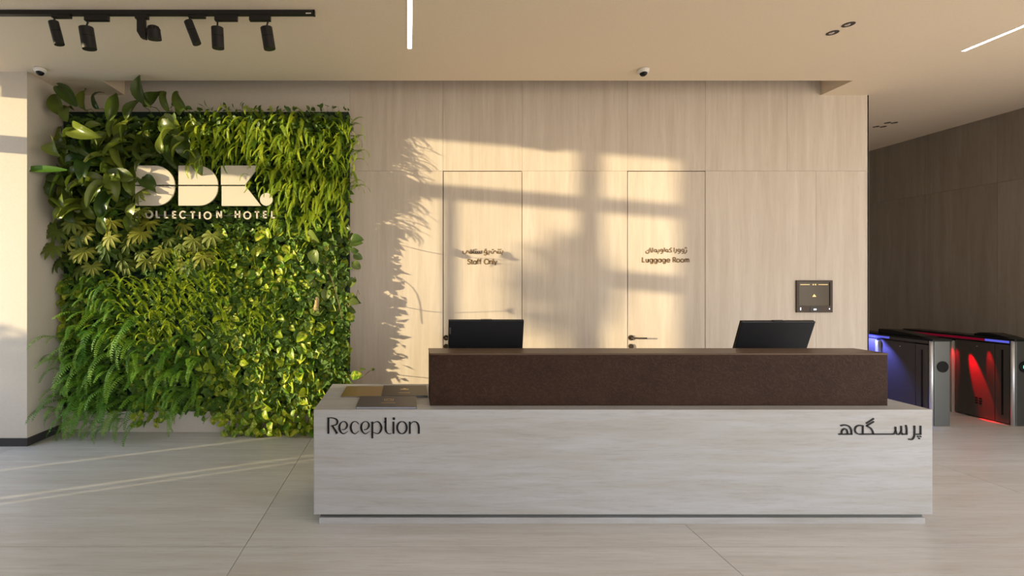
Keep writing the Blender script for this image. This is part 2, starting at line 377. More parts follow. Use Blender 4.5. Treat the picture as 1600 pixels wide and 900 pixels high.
for i, (dx, T) in enumerate(((D1, crop_T(710, 375, 0.05625, YW)), (D2, crop_T(990, 375, 0.0625, YW)))):
    d = struct('door_%d' % (i + 1), B(dx[0] + 0.008, dx[1] - 0.006, YW, YW + 0.018, 0.004, zt - 0.008), 'wall_stone')
    hx = px2x(697 if i == 0 else 985.5)
    bm = bmesh.new(); cyl(bm, (hx, YW, 1.012), (hx, YW - 0.012, 1.012), 0.030, seg=24); obj('rose', bm, 'handle_bronze', d, smooth=False)
    bm = bmesh.new(); cyl(bm, (hx, YW - 0.012, 1.012), (hx, YW - 0.05, 1.012), 0.010, seg=14)
    tube(bm, [(hx, YW - 0.05, 1.012), (hx + 0.02, YW - 0.054, 1.012), (hx + 0.155, YW - 0.054, 1.012)], 0.0085, 8); obj('lever', bm, 'handle_bronze', d, smooth=True)
    bm = bmesh.new(); cyl(bm, (hx, YW, 0.915), (hx, YW - 0.014, 0.915), 0.028, seg=24); obj('lock_rose', bm, 'handle_bronze', d)
    a_ = bmesh.new(); e_ = bmesh.new()
    if i == 0:
        ara(a_, [[(1338, 290), (1336, 350), (1300, 368), (1180, 368)], [(1270, 300), (1270, 368)], [(1210, 300), (1210, 368)],
                 [(1180, 368), (1160, 325), (1120, 298), (1080, 330), (1072, 362), (1035, 368), (1012, 340), (1012, 300)],
                 [(955, 290), (952, 368), (890, 368)], circ(860, 328, 36), [(897, 330), (892, 385), (855, 416), (812, 408)],
                 [(757, 290), (750, 360), (705, 368), (700, 310)], [(700, 362), (650, 368), (645, 310)], [(645, 362), (595, 368), (590, 305)], [(600, 368), (530, 368)], [(530, 258), (530, 372)],
                 circ(463, 335, 32), [(496, 335), (490, 368), (400, 368)], [(400, 368), (380, 320), (345, 300), (325, 340), (295, 380), (250, 370), (230, 335), (232, 300)],
                 [(1040, 258), (1058, 272), (1078, 258)], [(840, 252), (860, 266), (885, 252)]],
            [(1320, 402), (1252, 262), (1290, 262), (1210, 262), (935, 402), (575, 262), (605, 262), (460, 268)], 24, T, YT0, YT1, 15)
        mini(e_, 'Staff', 362, 670, 138, 27, T, YT0, YT1, 0.12); mini(e_, 'Only', 820, 670, 138, 27, T, YT0, YT1, 0.12)
    else:
        ara(a_, [[(1322, 240), (1320, 300), (1270, 342)], circ(1228, 258, 30), [(1258, 260), (1252, 312), (1205, 342)], circ(1133, 258, 30), [(1163, 260), (1157, 312), (1108, 342)],
                 [(1068, 222), (1064, 290), (1024, 330)], [(1008, 192), (1008, 300)],
                 [(945, 192), (893, 238), (932, 262), (935, 299), (830, 299)], circ(825, 266, 30), [(765, 192), (765, 290)], circ(695, 258, 28), [(723, 260), (718, 312), (672, 342)],
                 [(625, 232), (622, 300), (555, 300)], circ(540, 266, 30), [(575, 262), (575, 300)], [(468, 192), (462, 295), (428, 300)], [(400, 196), (432, 298)],
                 [(375, 230), (376, 305), (345, 334), (308, 325), (298, 280)]],
            [(1285, 206), (1322, 206), (1303, 182), (600, 336), (340, 262)], 21, T, YT0, YT1, 13)
        mini(e_, 'Luggage', 205, 556, 122, 25, T, YT0, YT1, 0.25); mini(e_, 'Room', 975, 556, 122, 25, T, YT0, YT1, 0.18)
    obj('lettering', a_, 'letter_bronze', d); obj('lettering', e_, 'letter_bronze', d)
# left pillar, baseboard
wl_ = struct('wall_left', B(-5.2, XC, YC, YW - 0.001, 0, ZC), 'plaster')
struct('baseboard_left', box(B(XC, XC + 0.012, YC - 0.012, YW - 0.16, 0, 0.08), -5.0, XC, YC - 0.012, YC, 0, 0.08), 'black_skirting')
# glazed side facade, left of the frame
FX = -5.0
fm = bmesh.new()
box(fm, FX - 0.2, FX, -4.2, 2.01, 0, ZC)                       # solid part
box(fm, FX - 0.08, FX, 2.01, 5.0, 3.68, ZC)                    # head
box(fm, FX - 0.10, FX, 2.01, 4.8, 3.02, 3.185)                 # transom
box(fm, FX - 0.06, FX, 3.108, 3.158, 0.0, 3.02)                # slim mullion
box(fm, FX - 0.04, FX, 2.437, 2.54, 0.0, 3.68)                 # broad mullion
box(fm, FX - 0.05, FX, 2.01, 2.437, 2.17, 2.38)                # unseen bar added for the shade band an outdoor object casts
box(fm, FX - 0.10, FX, 4.10, 4.372, 3.575, 3.68)               # unseen box added to notch the sunlight on the pillar
for a, c in ((2.01, 2.71), (2.75, 2.83), (2.885, 3.56), (3.62, 5.0)): box(fm, FX - 0.012, FX, a, c, 0, 0.55)
struct('wall_side', fm, 'black_skirting')
struct('ground', B(-60, FX - 0.3, -40, 40, -0.3, -0.14), 'outdoor_ground')
# corridor walls
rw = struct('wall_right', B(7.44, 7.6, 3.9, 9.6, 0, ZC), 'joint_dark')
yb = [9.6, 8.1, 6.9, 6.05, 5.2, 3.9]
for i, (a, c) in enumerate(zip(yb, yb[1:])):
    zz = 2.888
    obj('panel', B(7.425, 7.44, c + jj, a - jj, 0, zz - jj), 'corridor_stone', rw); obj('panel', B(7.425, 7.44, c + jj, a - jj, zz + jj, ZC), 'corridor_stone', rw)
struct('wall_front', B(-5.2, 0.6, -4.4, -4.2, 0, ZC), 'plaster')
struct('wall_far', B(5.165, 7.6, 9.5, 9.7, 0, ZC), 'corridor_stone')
# ceiling with the recess along the feature wall
XR0, XR1, YR = -3.19, 4.64, 5.007
cb_ = bmesh.new()
box(cb_, -5.2, 8.4, -4.2, 3.9, ZC, ZC + 0.5); box(cb_, -5.2, 7.6, 3.9, YR, ZC, ZC + 0.5); box(cb_, -5.2, XR0, YR, YW + .2, ZC, ZC + 0.5); box(cb_, XR1, 7.6, YR, 9.7, ZC, ZC + 0.5); box(cb_, XR0, XR1, YR, YW + .25, ZC + 0.5, ZC + 0.6)
struct('ceiling', cb_, 'ceiling_plaster')

# ================================================================ RECEPTION DESK
YD = 3.245; YDB = 4.055
desk = thing('reception_desk', 'long pale travertine reception desk with Reception lettering on its front', 'desk', (1.45, 3.65, 0))
bm = bmesh.new(); box(bm, -0.640, 3.544, YD, YDB, 0.071, 0.780); obj('body', bm, 'desk_stone', desk, bevel=0.003)
obj('shadow_gap', B(-0.60, 3.51, YD + 0.035, YDB - 0.03, 0.040, 0.071), 'steel', desk)
obj('plinth', B(-0.605, 3.545 - 0.03, YD + 0.02, YDB - 0.02, 0.0, 0.040), 'desk_stone', desk)
T = crop_T(500, 600, 0.1125, YD); y0, y1 = YD - 0.006, YD + 0.001
def letter(strokes, dots=(), w=26, T=T, dr=18, k=6):
    bm = bmesh.new()
    for s in strokes: stroke(bm, s, w, T, y0, y1, k=k if len(s) > 2 else 0)
    for d in dots: disc(bm, d[0], d[1], dr, T, y0, y1)
    obj('letter', bm, 'letter_black', desk)
letter([[(118, 465), (118, 687)], [(128, 469, 8), (180, 470, 10), (230, 492, 20), (245, 528, 25), (222, 565, 14), (150, 580, 6)], [(172, 575, 20), (240, 687, 30)]])
for dx in (0, 303):
    letter([[(305 + dx, 632, 4), (345 + dx, 628, 10), (374 + dx, 595, 22), (378 + dx, 560, 22), (358 + dx, 528, 12), (330 + dx, 519, 7), (296 + dx, 535, 14), (272 + dx, 580, 26), (275 + dx, 630, 28), (300 + dx, 675, 16), (338 + dx, 688, 8), (388 + dx, 655, 3)]])
letter([[(542, 560, 3), (520, 530, 8), (485, 519, 8), (448, 540, 18), (429, 590, 28), (436, 640, 26), (462, 678, 14), (495, 688, 8), (542, 650, 3)]])
letter([[(728, 522), (728, 752)], [(740, 548, 5), (785, 520, 9), (830, 540, 20), (855, 600, 28), (838, 660, 22), (800, 688, 9), (742, 668, 5)]])
letter([[(912, 465), (912, 610)], [(912, 600, 26), (914, 640, 25), (935, 678, 14), (965, 690, 8), (995, 686, 4)], [(888, 528, 10), (915, 520, 10)]])
letter([[(1022, 522), (1022, 688)]], [(1027, 480)])
letter([[(1140 + 66 * math.sin(a) , 604 - 84 * math.cos(a), 8 + 18 * abs(math.sin(a))) for a in [2 * math.pi * i / 20 for i in range(21)]]], k=2)
letter([[(1248, 522), (1248, 688)], [(1258, 560, 5), (1290, 524, 9), (1330, 524, 14), (1362, 555, 24), (1373, 600, 27), (1373, 688, 27)]])
T2 = crop_T(1300, 640, 0.1, YD)
letter([[(1378, 250), (1378, 384)], [(1386, 383), (1284, 383)], ], [(1335, 417), (1376, 417), (1356, 448)], w=20, T=T2, dr=12)
letter([[(1283, 248), (1283, 375), (1272, 430), (1240, 462), (1190, 460)]], w=20, T=T2)
letter([[(1148, 240), (1160, 290), (1161, 345), (1160, 384)], [(1168, 382), (1080, 382)], [(1074, 252), (1076, 330), (1050, 375), (1015, 383), (992, 345), (987, 265)], [(987, 330), (970, 372), (930, 382)], [(935, 381), (640, 381)], [(1095, 382), (1075, 350)]], w=20, T=T2)
letter([[(637, 388), (632, 345), (600, 290), (538, 252)], [(538, 250), (648, 184)], [(530, 212), (648, 138)], [(645, 381), (480, 381)]], w=20, T=T2)
letter([[(485, 381), (410, 380), (366, 352), (355, 305), (375, 262), (420, 245), (482, 252)], [(476, 250), (476, 384)]], w=20, T=T2)
letter([[(128, 250), (190, 238), (255, 255), (292, 305), (302, 384)], [(310, 382), (98, 382)], [(146, 378), (150, 330), (185, 298), (225, 315), (240, 378)]], w=20, T=T2)

# brown raised counter
ct = thing('raised_counter', 'long dark brown leather-textured raised counter standing on the stone reception desk', 'counter', (1.75, 3.47, 0.78))
obj('body', B(0.152, 3.342, 3.347, 3.60, 0.7805, 1.134), 'brown_hide', ct, bevel=0.002)
obj('top', B(0.150, 3.344, 3.345, 3.602, 1.134, 1.146), 'brown_top', ct, bevel=0.002)

# booklets
def booklet(name, label, x0, x1, ya, yb_, z0, th, mat, page='paper_edge', skew=0.0):
    t = thing(name, label, 'booklet', ((x0 + x1) / 2, (ya + yb_) / 2, z0), None)
    bm = bmesh.new(); box(bm, x0 + 0.004, x1 - 0.004, ya + 0.003, yb_ - 0.003, z0 + 0.001, z0 + th - 0.0015); obj('pages', bm, page, t)
    bm = bmesh.new(); box(bm, x0, x1, ya, yb_, z0 + th - 0.0015, z0 + th); box(bm, x0, x1, ya, yb_, z0, z0 + 0.001); obj('cover', bm, mat, t)
    return t
booklet('booklet', 'gold covered booklet lying at the back of the stone desk top', -0.505, -0.200, 3.585, 3.935, 0.780, 0.008, 'booklet_gold')
t2 = booklet('booklet', 'dark brown booklet with a gold crown emblem beside the brown counter', -0.203, 0.148, 3.585, 3.935, 0.780, 0.014, 'booklet_brown')
t3 = booklet('booklet', 'dark grey booklet with a framed emblem nearest the desk front edge', -0.357, 0.058, 3.265, 3.572, 0.780, 0.014, 'booklet_grey')
def flat(poly_fn, z, th=0.0006):
    bm = bmesh.new()
    for poly in poly_fn:
        a = [bm.verts.new((x, y, z)) for x, y in poly]; c = [bm.verts.new((x, y, z + th)) for x, y in poly]
        bm.faces.new(a[::-1]); bm.faces.new(c)
        for i in range(len(poly)): j_ = (i + 1) % len(poly); bm.faces.new((a[i], a[j_], c[j_], c[i]))
    return bm
cx, cy = -0.03, 3.80
obj('emblem', flat([[(cx + u, cy + v) for u, v in ((-0.034, -0.016), (0.034, -0.016), (0.03, 0.008), (0.017, 0.0), (0.008, 0.022), (0, 0.03), (-0.008, 0.022), (-0.017, 0.0), (-0.03, 0.008))]], 0.794), 'gold', t2)
obj('caption', flat([[(cx - 0.045, cy - 0.125), (cx + 0.045, cy - 0.125), (cx + 0.045, cy - 0.119), (cx - 0.045, cy - 0.119)]], 0.794), 'gold', t2)
cx, cy = -0.14, 3.47
ring = []
for k in range(5):
    a0, a1 = R(180 - 36 * k), R(180 - 36 * (k + 1))
    ring.append([(cx + 0.022 * math.cos(a0), cy - 0.01 + 0.03 * math.sin(a0)), (cx + 0.022 * math.cos(a1), cy - 0.01 + 0.03 * math.sin(a1)), (cx + 0.016 * math.cos(a1), cy - 0.01 + 0.024 * math.sin(a1)), (cx + 0.016 * math.cos(a0), cy - 0.01 + 0.024 * math.sin(a0))])
fr = [[(cx - 0.032, cy - 0.04), (cx + 0.032, cy - 0.04), (cx + 0.032, cy - 0.036), (cx - 0.032, cy - 0.036)], [(cx - 0.032, cy - 0.04), (cx - 0.029, cy - 0.04), (cx - 0.029, cy + 0.02), (cx - 0.032, cy + 0.02)], [(cx + 0.029, cy - 0.04), (cx + 0.032, cy - 0.04), (cx + 0.032, cy + 0.02), (cx + 0.029, cy + 0.02)]]
cap = [[(cx - 0.05, cy - 0.10), (cx + 0.05, cy - 0.10), (cx + 0.05, cy - 0.095), (cx - 0.05, cy - 0.095)]]
obj('emblem', flat(ring, 0.794), 'gold', t3); obj('emblem_frame', flat(fr, 0.794), 'gold', t3); obj('caption', flat(cap, 0.794), 'gold', t3)

# monitors seen from behind
def monitor(label, xc, tilt, yaw):
    t = thing('monitor', label, 'monitor', (xc, 3.93, 0.78)); t.rotation_euler = (0, 0, R(yaw))
    Mx = Matrix.Translation((0, -0.03, 0.385)) @ Matrix.Rotation(R(tilt), 4, 'X')
    def loc(name, bm, mat, bevel=0.0, tr=True, parent=t):
        if tr: bmesh.ops.transform(bm, matrix=Mx, verts=bm.verts)
        return obj(name, bm, mat, parent, world=False, bevel=bevel)
    loc('back_cover', B(-0.303, 0.303, -0.012, 0.006, -0.175, 0.175), 'black_plastic', 0.006)
    loc('screen', B(-0.303, 0.303, 0.006, 0.016, -0.176, 0.176), 'black_gloss', 0.002)
    loc('sensor_bar', B(-0.045, 0.045, -0.014, 0.012, 0.172, 0.180), 'black_plastic', 0.001)
    if yaw <= 1: loc('sticker', B(-0.298, -0.284, -0.0135, -0.0118, 0.06, 0.115), 'steel')
    bm = bmesh.new(); cyl(bm, (0, -0.035, 0.02), (0, -0.05, 0.25), 0.02, seg=16); loc('stand_neck', bm, 'black_plastic', tr=False)
    loc('hinge', B(-0.05, 0.05, -0.04, -0.01, -0.17, -0.09), 'black_plastic', 0.004)
    bm = bmesh.new(); lathe(bm, (0, -0.04, 0), [(0.0, 0.0), (0.11, 0.0), (0.11, 0.008), (0.02, 0.016), (0.0, 0.016)]); loc('stand_foot', bm, 'black_plastic', tr=False)
    return t
monitor('black monitor seen from behind, the one nearer the living wall', 0.627, 12, 0.5)
monitor('black monitor leaning back, below the recessed wall panel', 2.955, 20, 2)

# recessed wall panel (intercom display)
kx0, kx1, kz0, kz1 = px2x(1243), px2x(1299), EYE + (439 - 488) * YW / FOC, EYE + (439 - 438) * YW / FOC
kp = thing('wall_display', 'square bronze-framed dark glass display mounted on the stone wall', 'display', ((kx0 + kx1) / 2, YW, kz0))
bm = bmesh.new(); e = 0.028
box(bm, kx0, kx1, YW - 0.018, YW - 0.0005, kz1 - e * 0.75, kz1); box(bm, kx0, kx0 + e, YW - 0.018, YW - 0.0005, kz0 + 0.075, kz1 - e * 0.75); box(bm, kx1 - e, kx1, YW - 0.018, YW - 0.0005, kz0 + 0.075, kz1 - e * 0.75); box(bm, kx0, kx1, YW - 0.018, YW - 0.0005, kz0, kz0 + 0.075)
obj('frame', bm, 'bronze_frame', kp)
obj('glass', B(kx0 + e, kx1 - e, YW - 0.010, YW - 0.004, kz0 + 0.075, kz1 - e * 0.75), 'dark_glass', kp)
xm = (kx0 + kx1) / 2; bm = bmesh.new()
zl = kz1 - 0.048
for a, c in ((kx0 + 0.045, kx0 + 0.15), (kx1 - 0.155, kx1 - 0.05)): obj('screen_bar', B(a, c, YW - 0.0115, YW - 0.010, zl - 0.003, zl + 0.003), 'gold', kp)
for s in (-0.012, 0.014): dm = bmesh.new(); disc(dm, xm + s, zl, 0.008, lambda x, z: (x, z), YW - 0.0115, YW - 0.010, 10); obj('screen_dot', dm, 'gold', kp)
prism(bm, [(xm - 0.022, kz0 + 0.175), (xm + 0.022, kz0 + 0.175), (xm + 0.012, kz0 + 0.19), (xm, kz0 + 0.205), (xm - 0.012, kz0 + 0.19)], YW - 0.0115, YW - 0.010)
obj('glyph', bm, 'gold', kp)
obj('keypad', B(xm - 0.052, xm + 0.052, YW - 0.021, YW - 0.018, kz0 + 0.008, kz0 + 0.06), 'black_gloss', kp)
obj('indicator', B(xm - 0.014, xm + 0.014, YW - 0.0225, YW - 0.021, kz0 + 0.026, kz0 + 0.042), 'led_white', kp)
for xx, ww, hh in ((kx0 + 0.042, 0.005, 0.014), (kx1 - 0.038, 0.005, 0.006)): obj('indicator', B(xx - ww, xx + ww, YW - 0.020, YW - 0.018, kz0 + 0.04 - hh, kz0 + 0.04 + hh), 'led_white', kp)

# ================================================================ TURNSTILES
def turnstile(X0, label, hump, led, green):
    t = thing('turnstile', label, 'turnstile', (X0 + 0.105, 6.05, 0))
    ya, ym, yb_ = 5.45, 6.03, 6.65; W = 0.215; X1 = X0 + W; zt_ = 0.965
    obj('side_panel', B(X0 + 0.004, X1 - 0.004, 5.628, ym, 0.012, 0.915), 'steel_side', t)
    bm = B(X0 + 0.004, X1 - 0.004, ya + 0.04, 5.622, 0.012, 0.915); obj('end_column', bm, 'steel_side', t)
    obj('slot', B(X0 + 0.001, X0 + 0.005, 5.545, 5.562, 0.10, 0.855), 'black_gloss', t)
    obj('side_panel', B(X0 + 0.004, X1 - 0.004, 6.09, yb_, 0.012, 0.915), 'steel_side', t)
    obj('flap', B(X0 - 0.03, X1 - 0.1, ym + 0.012, ym + 0.045, 0.0, 0.90), 'flap_metal', t)
    obj('front_panel', B(X0 + 0.034, X1 - 0.005, ya, ya + 0.04, 0.0, zt_), 'steel', t, bevel=0.003)
    bm = bmesh.new(); cyl(bm, (X0 + 0.016, ya + 0.018, 0), (X0 + 0.016, ya + 0.018, zt_), 0.018, seg=20); obj('corner_post', bm, 'chrome', t, smooth=True)
    bm = bmesh.new(); cyl(bm, (X0 + 0.125, ya, 0.675), (X0 + 0.125, ya - 0.006, 0.675), 0.064, seg=36); dr_ = obj('reader', bm, 'black_gloss', t)
    if green:
        bm = bmesh.new(); box(bm, X0 + 0.105, X0 + 0.128, ya - 0.008, ya - 0.006, 0.658, 0.69); obj('pictogram', bm, 'led_green', dr_)
    obj('groove', B(X0 + 0.012, X1 - 0.012, 5.66, yb_ - 0.02, 0.915, 0.93), 'black_gloss', t)
    obj('light_band', B(X0 + 0.003, X1 - 0.003, 5.49, yb_, 0.93, 0.966), 'steel_side', t, bevel=0.002)
    obj('light_strip', B(X0 + 0.001, X0 + 0.0035, 5.49 if green else 5.93, 5.72 if green else yb_ - 0.02, 0.937, 0.962), 'led_blue', t)
    if green: obj('light_strip', B(X0 + 0.001, X0 + 0.0035, 5.721, yb_ - 0.02, 0.937, 0.962), 'led_red', t)
    bm = bmesh.new(); box(bm, X0 - 0.005, X1 + 0.005, ya - 0.02, yb_ + 0.02, 0.966, 0.990); obj('lid', bm, 'black_gloss', t, bevel=0.008)
    bm = bmesh.new(); cyl(bm, (X0 + 0.004, 5.80, 0.862), (X0 - 0.002, 5.80, 0.862), 0.006, seg=10); obj('screw', bm, 'chrome', t)
    if green:
        bm = bmesh.new()
        for i in range(3):
            for q in range(2): box(bm, X0 + 0.001, X0 + 0.0045, 5.755 + q * 0.04, 5.78 + q * 0.04, 0.17 + i * 0.03, 0.185 + i * 0.03)
        obj('vent', bm, 'black_gloss', t)
    bm = bmesh.new(); prof = hump
    poly = [bm.verts.new((X0 + 0.03, y, z)) for y, z in prof]; pol2 = [bm.verts.new((X1 - 0.01, y, z)) for y, z in prof]
    bm.faces.new(poly); bm.faces.new(pol2[::-1])
    for i in range(len(prof)): j_ = (i + 1) % len(prof); bm.faces.new((poly[i], pol2[i], pol2[j_], poly[j_]))
    obj('scanner', bm, 'black_gloss', t, bevel=0.006)
    return t
turnstile(5.94, 'grey steel turnstile nearest the stone wall, lit blue along its side', [(5.52, 0.989), (6.10, 0.989), (6.10, 1.045), (5.95, 1.048), (5.6, 1.01)], 'blue', False)
turnstile(6.87, 'turnstile with red glow on its side and green pictogram', [(5.50, 0.989), (5.86, 0.989), (5.86, 1.010), (5.80, 1.030), (5.70, 1.033), (5.58, 1.012)], 'red', True)
for i, (p, tgt, c, en, sz) in enumerate((((6.80, 5.93, 0.97), (6.87, 5.82, 0.56), (1.0, 0.0, 0.01), 320, 17), ((6.825, 5.70, 0.96), (6.87, 5.665, 0.66), (1.0, 0.0, 0.01), 45, 19),
                                 ((6.81, 6.0, 0.955), (6.87, 6.03, 0.66), (1.0, 0.0, 0.02), 30, 20), ((5.78, 6.15, 0.99), (5.94, 6.15, 0.75), (0.14, 0.17, 1.0), 55, 100), ((5.80, 5.98, 0.99), (5.94, 5.95, 0.5), (0.14, 0.17, 1.0), 12, 60))):
    ld = bpy.data.lights.new('turnstile_lamp', 'SPOT'); ld.energy = en; ld.color = c; ld.spot_size = R(sz); ld.spot_blend = 0.5; ld.shadow_soft_size = 0.01
    lo_ = bpy.data.objects.new('turnstile_lamp', ld); COL.objects.link(lo_); lo_.location = p
    lo_.rotation_euler = (Vector(tgt) - Vector(p)).to_track_quat('-Z', 'Y').to_euler()

# ================================================================ CEILING FITTINGS
def linear_light(label, x, y0_, y1_, w=0.036):
    t = thing('linear_light', label, 'ceiling light', (x, (y0_ + y1_) / 2, ZC))
    obj('diffuser', B(x - w / 2, x + w / 2, y0_, y1_, ZC - 0.003, ZC - 0.0005), 'strip_light', t)
    bm = bmesh.new()
    box(bm, x - w / 2 - 0.002, x - w / 2, y0_, y1_, ZC - 0.004, ZC - 0.0005); box(bm, x + w / 2, x + w / 2 + 0.002, y0_, y1_, ZC - 0.004, ZC - 0.0005); obj('frame', bm, 'white_plastic', t)
linear_light('thin white light line in the ceiling above the living wall side of the desk', 0.012, 2.4, 4.31)
linear_light('thin white light line in the ceiling towards the turnstiles', 5.04, 2.4, 4.36)
def downlight(label, x, y, r=0.040, group=None):
    t = thing('downlight', label, 'ceiling light', (x, y, ZC), group)
    bm = bmesh.new(); lathe(bm, (x, y, ZC), [(r + 0.004, -0.0005), (r + 0.004, -0.003), (r - 0.004, -0.003), (r - 0.004, -0.0005)]); obj('trim_ring', bm, 'bronze_frame', t)
    bm = bmesh.new(); lathe(bm, (x, y, ZC), [(r - 0.004, -0.0005), (r - 0.005, -0.002), (0.001, -0.0025)]); obj('reflector', bm, 'black_gloss', t)
    bm = bmesh.new(); lathe(bm, (x - 0.004, y + 0.003, ZC), [(r * 0.5, -0.0025), (r * 0.4, -0.006), (0.001, -0.007)]); obj('lens', bm, 'lens_chrome', t)
downlight('small round ceiling downlight over the desk, nearer the feature wall', 3.57, 4.04)
downlight('small round ceiling downlight over the desk, nearer the viewer', 3.585, 3.91)
for x, y, s in ((6.335, 6.50, 'nearest the stone wall corner'), (6.43, 6.50, 'second from the stone wall corner'), (6.33, 6.34, 'third from the stone wall corner'), (6.42, 6.34, 'farthest from the stone wall corner')):
    downlight('tiny dark corridor ceiling spot above the turnstiles, ' + s, x, y, 0.032)
def dome(label, x, y, yaw):
    t = thing('security_camera', label, 'security camera', (x, y, ZC))
    bm = bmesh.new(); lathe(bm, (x, y, ZC), [(0.055, 0.0), (0.056, -0.018), (0.052, -0.032), (0.044, -0.042), (0.001, -0.044)]); obj('housing', bm, 'white_plastic', t, smooth=True)
    q = Vector((math.sin(R(yaw)) * 0.010, -math.cos(R(yaw)) * 0.010, 0))
    bm = bmesh.new(); lathe(bm, (x + q.x, y + q.y, ZC - 0.040), [(0.036, 0.0), (0.034, -0.012), (0.026, -0.024), (0.014, -0.031), (0.001, -0.033)]); obj('dome', bm, 'black_gloss', t, smooth=True)
dome('white dome security camera on the ceiling in the pillar corner', -3.62, 4.72, 30)
dome('white dome security camera on the ceiling above the luggage room door', 2.32, 4.74, -15)

# track with spots
YT = 3.715
tk = thing('light_track', 'long black ceiling track that carries the six spotlights', 'light track', (-2.9, YT, ZC))
bm = bmesh.new(); box(bm, -5.0, -0.735, YT - 0.018, YT + 0.018, ZC - 0.034, ZC - 0.0005); obj('rail', bm, 'black_metal', tk)
obj('end_cap', B(-0.735, -0.722, YT - 0.019, YT + 0.019, ZC - 0.036, ZC - 0.0005), 'black_gloss', tk)
obj('sticker', B(-0.79, -0.75, YT - 0.0188, YT - 0.018, ZC - 0.032, ZC - 0.024), 'white_plastic', tk)
def tx(px, py, Y=YT): return at(px, py, Y)
def spot(label, top, bot, r, ad0, ad1, stem, kind='can', adz=0.045):
    """top/bot: measured ends of the can axis, stem: x of the joint under the adapter, ad0/ad1: adapter ends"""
    a = tx(*top); b_ = tx(*bot, YT + 0.02)
    xs_ = tx(stem, 30).x; x0_, x1_ = tx(ad0, 30).x, tx(ad1, 30).x
    zb = ZC - 0.034
    t = thing('track_spotlight', label, 'spotlight', (xs_, YT, zb))
    obj('adapter', B(x0_, x1_, YT - 0.016, YT + 0.016, zb - adz, zb - 0.0005), 'black_metal', t, bevel=0.002)
    if kind == 'can':
        bm = bmesh.new(); cyl(bm, (xs_, YT, zb - adz), (a.x, YT, a.z), 0.0065, seg=10); obj('stem', bm, 'black_metal', t)
        bm = bmesh.new(); d = (b_ - a).normalized(); cyl(bm, a, b_, r, seg=28)
        obj('can', bm, 'black_metal', t, bevel=0.002)
        bm = bmesh.new(); m_ = a + (b_ - a) * 0.42; cyl(bm, m_, m_ + d * 0.003, r + 0.0006, seg=28); obj('joint_ring', bm, 'black_gloss', t)
    else:
        bm = bmesh.new(); q = [tx(215, 25), tx(227, 25), tx(229, 62), tx(221, 60), tx(215, 50)]
        prism(bm, [(p.x, p.z) for p in q], YT - 0.015, YT + 0.015); obj('yoke', bm, 'black_metal', t, bevel=0.002)
        d = (b_ - a).normalized(); bm = bmesh.new(); rr = [(0.55, 0.0), (0.85, 0.1), (1.0, 0.3), (1.04, 1.0)]; pr = None
        u = d.orthogonal().normalized(); w = d.cross(u); L = (b_ - a).length; rings = []
        for f_, s_ in rr: rings.append([bm.verts.new(a + d * L * s_ + (u * math.cos(2 * math.pi * k / 28) + w * math.sin(2 * math.pi * k / 28)) * r * f_) for k in range(28)])
        for p_, q_ in zip(rings, rings[1:]):
            for k in range(28): bm.faces.new((p_[k], p_[(k + 1) % 28], q_[(k + 1) % 28], q_[k]))
        bm.faces.new(rings[0]); bm.faces.new(rings[-1][::-1]); obj('head', bm, 'black_metal', t)
        bm = bmesh.new()
        for k in range(14):
            ang = 2 * math.pi * k / 14; n_ = u * math.cos(ang) + w * math.sin(ang)
            cyl(bm, a + d * L * 0.06 + n_ * r * 0.75, a + d * L * 0.34 + n_ * r * 1.0, 0.0035, seg=5)
        f_ = obj('fin', bm, 'black_gloss', t); f_['kind'] = 'stuff'
    return t
spot('slim black track spotlight farthest from the feature wall logo, first on the rail', (83.5, 34), (93, 70), 0.036, 82, 111, 86, adz=0.022)
spot('wide black cylinder spotlight, second from the pillar end of the rail', (134.5, 43), (140, 77), 0.051, 133, 170, 138)
spot('black track spotlight with finned bell head on a side yoke', (239, 40), (242, 62), 0.048, 212, 232, 221, 'bell', adz=0.03)
spot('slim black track spotlight tilted inward, fourth on the rail', (294, 33), (308, 69), 0.033, 295, 321, 297, adz=0.022)
spot('black cylinder spotlight hanging straight down, fifth on the rail', (339.5, 43), (341, 76), 0.045, 336, 371, 340)
spot('black cylinder spotlight nearest the free end of the rail', (416, 43), (421.5, 77), 0.045, 390, 423, 419)

# ================================================================ LIVING WALL
YP = 5.28
pn = thing('living_wall_panel', 'dark green felt planting board with a pale stone kerb behind the plants', 'planting panel', (-2.2, 5.34, 0))
bm = B(-3.79, -0.656, YP, YW - 0.002, 0.24, 3.51); obj('backing_board', bm, 'board_green', pn)
for i in range(12):
    z = 0.42 + i * 0.255
    obj('planting_ledge', B(-3.77, -0.675, YP - 0.035, YP - 0.0005, z, z + 0.028), 'board_green', pn)
obj('kerb', B(-3.79, -0.70, YP - 0.035, YW - 0.002, 0.0, 0.225), 'planter_stone', pn)

